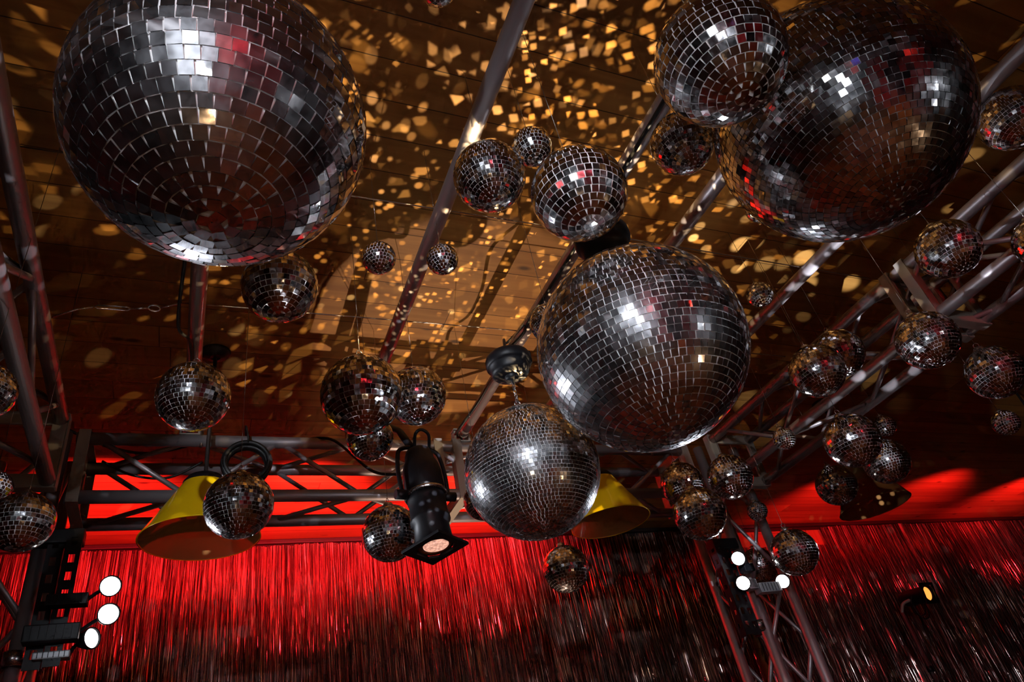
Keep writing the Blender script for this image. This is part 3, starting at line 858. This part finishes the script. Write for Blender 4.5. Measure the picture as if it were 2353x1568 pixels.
par_can((5.07, 3.84, 0.983), (0.05, -1.0, -0.12), 'small black spotlight with glowing amber lens before the right fringe curtain', 'lens_orange', (1, 0.5, 0.15), 0, 1.0)
t = empty('light_pole', (4.96, 3.95, FLOOR), 'thin grey pole carrying the small amber-lensed spotlight', 'pole')
bm = bmesh.new(); add_tube(bm, (0, 0, 0.02), (0, 0, 2.40), 0.015, 14); from_bm('pole', bm, M['grey_pole'], t)
bm = bmesh.new(); add_lathe(bm, [(0, 0.03), (0.16, 0.02), (0.17, 0.0), (0, 0.0)], 32); from_bm('foot', bm, M['black'], t)
bm = bmesh.new(); add_lathe(bm, [(0.018, 1.98), (0.024, 1.98), (0.024, 2.02), (0.018, 2.02), (0.018, 1.98)], 16); from_bm('collar', bm, M['black'], t)
bm = bmesh.new(); add_path(bm, catmull([(0, 0, 2.40), (0.015, -0.03, 2.455), (0.06, -0.07, 2.47)], 6), 0.012, 8); from_bm('bracket', bm, M['alu_flat'], t)
strap([(5.00, 3.86, 0.93), (5.01, 3.86, 0.86), (5.05, 3.86, 0.82), (5.11, 3.86, 0.84), (5.13, 3.86, 0.91)], 0.005, M['rubber'], 'power_cable',
      'loop of black cable hanging under the small amber-lensed spotlight', 'cable')
# par cans added on the rig's front to colour mirror tiles, floor and curtain
par_can((0.3, -1.2, 1.15), (0.05, 0.3, -1.0), 'added blue par can on the front of the rig behind the camera', 'lens_blue', (0.15, 0.15, 1.0), 12, 1.0, group='added par cans behind the camera')
par_can((1.9, -1.2, 1.15), (0.0, -1.0, -0.5), 'added red par can turned to the wall behind the camera', 'lens_red', RED, 42, 1.0, 100, group='added par cans behind the camera')
par_can((0.8, -1.2, 1.15), (0.1, 0.25, -1.0), 'added amber par can on the front of the rig behind the camera', 'lens_orange', (1.0, 0.45, 0.15), 18, 1.0, 90, group='added par cans behind the camera')
GP = 'added par cans behind the camera'
par_can((1.55, -1.2, 1.15), (0.40, 1.0, -0.20), 'added red par can behind the camera pointing at the right curtain', 'lens_red', RED, 45, 1.0, 44, group=GP)
par_can((0.10, -1.2, 1.15), (0.10, 1.0, -0.17), 'added red par can behind the camera pointing at the left curtain', 'lens_red', RED, 26, 1.0, 44, group=GP)
par_can((2.15, -1.2, 1.15), (-0.15, -0.4, -1.0), 'added amber par can behind the camera throwing a pool on the floor', 'lens_orange', (1.0, 0.40, 0.10), 60, 1.0, 34, group=GP)
par_can((1.0, -1.5, 1.15), (0.0, -0.7, -1.0), 'added blue par can behind the camera throwing a pool on the floor', 'lens_blue', (0.30, 0.35, 1.0), 70, 1.0, 30, group=GP)
par_can((-0.2, -1.5, 1.15), (0.2, -0.9, -1.0), 'added crimson par can behind the camera throwing a pool on the floor', 'lens_red', (1.0, 0.10, 0.12), 90, 1.0, 36, group=GP)
truss((-0.46, -1.56, 1.29), 'X', 2.90, 'truss across the front of the rig behind the camera', 0.33, (), True)

# ------------------------------------------------------------------ big black profile spotlight on the back truss
def profile_spot():
    p0 = Vector((0.724, 2.190, 1.185)); p1 = Vector((0.729, 2.145, 0.842))
    t = empty('profile_spotlight', tuple(p0), 'large black profile spotlight with square gel frame and pink glowing lens', 'spotlight')
    d = (p1 - p0); Ln = d.length; d.normalize()
    q = d.to_track_quat('Z', 'Y').to_matrix().to_4x4() @ Matrix.Rotation(R(62), 4, 'Z')
    def lathe(name, prof, m, parent, seg=40):
        bm = bmesh.new(); add_lathe(bm, prof, seg, q); return from_bm(name, bm, m, parent)
    lathe('lamp_housing', [(0, -0.055), (0.030, -0.052), (0.046, -0.040), (0.052, -0.020), (0.054, 0.0), (0.066, 0.030), (0.070, 0.060), (0.070, 0.130), (0.064, 0.140), (0, 0.140)], M['black'], t)
    lathe('rim_ring', [(0.066, 0.136), (0.074, 0.140), (0.076, 0.147), (0.073, 0.153), (0.066, 0.153), (0.066, 0.136)], M['chrome'], t)
    b = lathe('lens_barrel', [(0.050, 0.150), (0.066, 0.150), (0.068, 0.170), (0.065, 0.176), (0.065, 0.235), (0.069, 0.240), (0.069, 0.250), (0.060, 0.262), (0.064, Ln - 0.012), (0.061, Ln - 0.012), (0.054, 0.20), (0, 0.19)], M['black'], t)
    bm = bmesh.new()
    w_ = 0.080
    for a, b_, c, e in ((0, w_ - 0.012, 2 * w_, 0.024), (0, -w_ + 0.012, 2 * w_, 0.024), (w_ - 0.012, 0, 0.024, 2 * w_ - 0.048), (-w_ + 0.012, 0, 0.024, 2 * w_ - 0.048)):
        add_box(bm, q @ Vector((a, b_, Ln)), (c, e, 0.010), q.to_3x3(), 0.0015)
    # corner gussets leave a round window
    for sx in (-1, 1):
        for sy in (-1, 1):
            m45 = q.to_3x3() @ Matrix.Rotation(R(45), 3, 'Z')
            add_box(bm, q @ Vector((sx * 0.050, sy * 0.050, Ln)), (0.020, 0.036, 0.008) if sx * sy > 0 else (0.036, 0.020, 0.008), m45)
    from_bm('gel_frame', bm, M['black'], t)
    bm = bmesh.new(); add_lathe(bm, [(0.062, 0.0), (0.062, 0.001), (0.043, 0.0015), (0.043, 0.0), (0.062, 0.0)], 36, q @ Matrix.Translation((0, 0, Ln - 0.006)))
    from_bm('gel', bm, M['gel'], t)
    bm = bmesh.new(); add_lathe(bm, [(0.0, 0.010), (0.024, 0.008), (0.045, 0.0), (0.045, -0.003), (0, -0.003)], 36, Matrix.Identity(4))
    l = from_bm('lens', bm, M['lens_pink'], t); l.matrix_local = q @ Matrix.Translation((0.006, 0, Ln - 0.006))
    # yoke, knobs, rear handles
    bm = bmesh.new()
    qq = d.to_track_quat('Z', 'Y').to_matrix().to_4x4()
    pts = [(-0.085, 0, 0.145), (-0.090, 0, 0.06), (-0.080, 0.0, -0.03), (-0.055, 0, -0.055), (-0.02, 0, -0.06)]
    add_path(bm, [qq @ Vector(p) for p in catmull(pts, 5)], 0.008, 8)
    pts = [(0.085, 0, 0.145), (0.090, 0, 0.06), (0.080, 0.0, -0.03), (0.055, 0, -0.055), (0.02, 0, -0.06)]
    add_path(bm, [qq @ Vector(p) for p in catmull(pts, 5)], 0.008, 8)
    y_ = from_bm('yoke', bm, M['black'], t)
    for s in (-1, 1):
        bm = bmesh.new(); add_tube(bm, qq @ Vector((s * 0.066, 0, 0.145)), qq @ Vector((s * 0.112, 0, 0.145)), 0.017, 12)
        from_bm('tilt_knob', bm, M['black'], y_)
    bm = bmesh.new()
    hp = [(-0.02, 0.02, -0.045), (-0.022, 0.05, -0.085), (0.0, 0.06, -0.100), (0.03, 0.05, -0.085), (0.035, 0.02, -0.040)]
    add_path(bm, [qq @ Vector(p) for p in catmull(hp, 5)], 0.006, 8)
    from_bm('handle', bm, M['black'], t)
    bm = bmesh.new()
    top = V(0.655, 2.60, 1.57) - V(*p0)
    base = qq @ Vector((-0.02, 0, -0.055))
    add_path(bm, [base, base.lerp(top, 0.25) + Vector((0, 0, 0.05)), base.lerp(top, 0.6) + Vector((0, 0, 0.05)), top], 0.014, 8)
    add_path(bm, [top, top + Vector((0, 0.05, 0.01)), top + Vector((0, 0.105, -0.01)), top + Vector((0, 0.118, -0.04)), top + Vector((0, 0.105, -0.066))], 0.010, 8)
    from_bm('hook_clamp', bm, M['black'], t)
    return t
profile_spot()

# ------------------------------------------------------------------ yellow cone pendants
def pendant(x, y, zm, dia, h, label, m_out='yellow', seed=0, tilt=0.0):
    t = empty('cone_pendant_lamp', (x, y, zm), label, 'pendant lamp', 'yellow cone pendant lamps')
    t.rotation_euler = (0, 0, seed)
    r = dia / 2; rt = r * 0.36
    bm = bmesh.new()
    add_lathe(bm, [(rt, h), (rt + (r - rt) * 0.5, h * 0.5), (r, 0.004), (r + 0.003, 0.0), (r - 0.001, -0.001)], 64)
    from_bm('lamp_shade', bm, M[m_out], t)
    bm = bmesh.new()
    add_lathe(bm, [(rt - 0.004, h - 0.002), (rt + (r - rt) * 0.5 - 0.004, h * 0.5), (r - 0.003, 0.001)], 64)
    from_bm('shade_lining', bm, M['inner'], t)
    bm = bmesh.new()
    add_lathe(bm, [(rt + 0.003, h - 0.012), (rt + 0.004, h + 0.002), (rt * 0.85, h + 0.022), (rt * 0.4, h + 0.040), (0.012, h + 0.048), (0.0, h + 0.050)], 40)
    from_bm('shade_cap', bm, M['black'], t)
    top = CEIL - zm
    bm = bmesh.new(); add_tube(bm, (0, 0, h + 0.045), (0, 0, top - 0.012), 0.008, 10)
    from_bm('stem', bm, M['dark_trim'], t)
    bm = bmesh.new(); add_lathe(bm, [(0, top - 0.030), (0.020, top - 0.028), (0.055, top - 0.012), (0.060, top - 0.001), (0, top - 0.001)], 32)
    from_bm('ceiling_rose', bm, M['dark_trim'], t)
    bm = bmesh.new(); bmesh.ops.create_uvsphere(bm, u_segments=20, v_segments=12, radius=0.03)
    for v in bm.verts: v.co.z += h - 0.05
    from_bm('bulb', bm, M['grey_box'], t, True)
pendant(0.015, 2.575, 1.075, 0.40, 0.215, 'yellow cone pendant lamp on the left, behind a mirror ball')
pendant(1.700, 2.560, 1.090, 0.36, 0.215, 'yellow cone pendant lamp right of the finely tiled mirror ball')
pendant(3.560, 2.675, 1.195, 0.40, 0.26, 'dark unlit cone pendant lamp against the red ceiling edge on the right', 'shaded_yellow')
pendant(5.020, 2.350, 1.085, 0.40, 0.26, 'cone pendant lamp cut off by the right picture edge', 'shaded_yellow')

# ------------------------------------------------------------------ steel cables, turnbuckle and black power cables
def cable(name, pts, r, m, label, cat, group=None, n=8):
    bm = bmesh.new(); add_path(bm, [V(*p) for p in catmull(pts, n)], r, 8)
    o = from_bm(name, bm, m); return tag(o, label, cat, group)
cable('steel_cable', [(-0.475, 1.37, 1.60), (1.0, 1.362, 1.612), (2.45, 1.355, 1.600)], 0.0022, M['wire'], 'thin steel cable crossing the rig just right of the huge left ball', 'steel cable', 'steel cables across the rig')
cable('steel_cable', [(-0.105, 1.925, 1.61), (1.0, 1.91, 1.612), (2.45, 1.90, 1.600)], 0.0022, M['wire'], 'thin steel cable ending in the turnbuckle near the left truss', 'steel cable', 'steel cables across the rig')
t = empty('turnbuckle', (-0.30, 1.97, 1.60), 'steel turnbuckle with ring tied to the left truss', 'turnbuckle')
def loc_path(pts, r, name, closed=False, m='chrome'):
    bm = bmesh.new(); add_path(bm, [Vector(p) for p in pts], r, 8, closed); return from_bm(name, bm, M[m], t)
loc_path([(-0.16, 0.02, -0.04), (-0.10, 0.012, -0.008), (-0.055, 0.005, 0.0)], 0.003, 'hook')
loc_path([(-0.05, 0, 0), (-0.042, 0.008, 0), (0.042, 0.004, 0), (0.050, -0.004, 0), (0.042, -0.012, 0), (-0.042, -0.008, 0)], 0.0026, 'body', True)
loc_path([(0.05, -0.004, 0), (0.10, -0.015, 0)], 0.003, 'threaded_rod')
loc_path([(0.118 + 0.017 * math.cos(q), -0.019 + 0.015 * math.sin(q), 0) for q in [2 * PI * i / 18 for i in range(18)]], 0.003, 'ring', True)
loc_path([(0.135, -0.022, 0), (0.165, -0.034, 0.004), (0.195, -0.044, 0.010)], 0.0026, 'eye_end')

CB = 'black power cables on the rig'
cable('power_cable', [(1.085, -0.2, 1.553), (1.075, 0.6, 1.552), (1.08, 1.2, 1.553), (1.070, 1.75, 1.552), (1.075, 1.85, 1.55), (1.04, 1.95, 1.53), (1.03, 2.05, 1.50), (1.06, 2.2, 1.55), (1.06, 2.35, 1.55), (1.02, 2.48, 1.51), (1.05, 2.62, 1.56)], 0.0065, M['rubber'], 'black cable running along the underside of the second tube past the stepped motor', 'cable', CB)
cable('power_cable', [(0.90, 1.69, 1.30), (0.93, 1.74, 1.42), (1.0, 1.85, 1.50), (1.06, 1.80, 1.553)], 0.005, M['rubber'], 'short black cable from the stepped motor up to its tube', 'cable', CB)
cable('power_cable', [(-0.085, 1.55, 1.575), (-0.10, 1.75, 1.56), (-0.105, 1.95, 1.53), (-0.07, 2.05, 1.545), (-0.06, 2.25, 1.552), (-0.07, 2.45, 1.552)], 0.0055, M['rubber'], 'black cable bowing off the leftmost ceiling tube under the huge ball', 'cable', CB)
cable('power_cable', [(-0.50, 2.72, 1.60), (-0.35, 2.80, 1.565), (-0.20, 2.84, 1.56), (0.0, 2.76, 1.566), (0.2, 2.72, 1.563), (0.35, 2.74, 1.565), (0.5, 2.74, 1.562), (0.75, 2.76, 1.565), (1.0, 2.74, 1.563)], 0.006, M['rubber'], 'black cable snaking along the top of the back truss', 'cable', CB)
cable('power_cable', [(-0.36, 2.80, 1.50), (-0.25, 2.82, 1.45), (-0.12, 2.82, 1.44), (0.0, 2.80, 1.50)], 0.005, M['rubber'], 'black cable sagging inside the left end of the back truss', 'cable', CB)
cable('power_cable', [(0.42, 2.69, 1.56), (0.50, 2.60, 1.50), (0.60, 2.42, 1.27), (0.67, 2.32, 1.20)], 0.006, M['rubber'], 'black cable leading into the back of the large profile spotlight', 'cable', CB)
# coil of cable hung behind the left yellow pendant
t = empty('cable_coil', (0.16, 2.62, 1.40), 'thick black coil of cable hung on the back truss by the left yellow pendant', 'cable coil')
bm = bmesh.new()
for k in range(7):
    rr = 0.082 + 0.006 * math.sin(k * 2.1); oy = -0.016 + 0.006 * k; oz = 0.004 * math.cos(k * 1.7)
    add_path(bm, [(rr * math.cos(q), oy, oz + rr * 1.0 * math.sin(q)) for q in [2 * PI * i / 36 for i in range(36)]], 0.0095, 8, True)
from_bm('loops', bm, M['rubber'], t)
bm = bmesh.new()
add_path(bm, catmull([(0.0, 0.0, 0.075), (0.0, -0.035, 0.095), (-0.01, -0.03, 0.15), (-0.01, 0.03, 0.175), (0.0, 0.08, 0.15), (0.0, 0.03, 0.10)], 6), 0.004, 6)
from_bm('tie', bm, M['rubber'], t)

# cloth drapes: one at the far left behind the tower, the others added behind the camera to vary the mirror reflections
def drape(x0, x1, y0, z1, m, label, amp=0.022):
    bm = bmesh.new(); N_ = 40
    for i in range(N_ + 1):
        x = x0 + (x1 - x0) * i / N_; y = y0 + amp * math.sin(i * 1.05) + 0.45 * amp * math.sin(i * 0.37)
        for z in (z1, FLOOR + 0.01):
            bm.verts.new(V(x, y, z))
    bm.verts.ensure_lookup_table()
    for i in range(N_):
        f = bm.faces.new((bm.verts[2 * i], bm.verts[2 * i + 1], bm.verts[2 * i + 3], bm.verts[2 * i + 2])); f.smooth = True
    bmesh.ops.solidify(bm, geom=bm.faces[:], thickness=0.004)
    o = from_bm('stage_drape', bm, m); tag(o, label, 'drape')
drape(-1.55, -0.75, 2.99, 1.08, M['cloth_black'], 'black cloth drape at the lower left edge behind the left tower')
drape(-2.6, -1.2, -4.0, 1.8, M['cloth_black'], 'added black cloth drape on the wall behind the camera, far left', 0.06)
drape(-1.1, 0.3, -4.0, 1.8, M['cloth_red'], 'added red velvet drape on the wall behind the camera, left', 0.06)
drape(0.5, 1.6, -4.0, 1.8, M['cloth_black'], 'added black cloth drape on the wall behind the camera, middle', 0.06)
drape(1.8, 3.6, -4.0, 1.8, M['cloth_red'], 'added red velvet drape on the wall behind the camera, right', 0.06)
drape(3.8, 5.6, -4.0, 1.8, M['cloth_black'], 'added black cloth drape on the wall behind the camera, far right', 0.06)
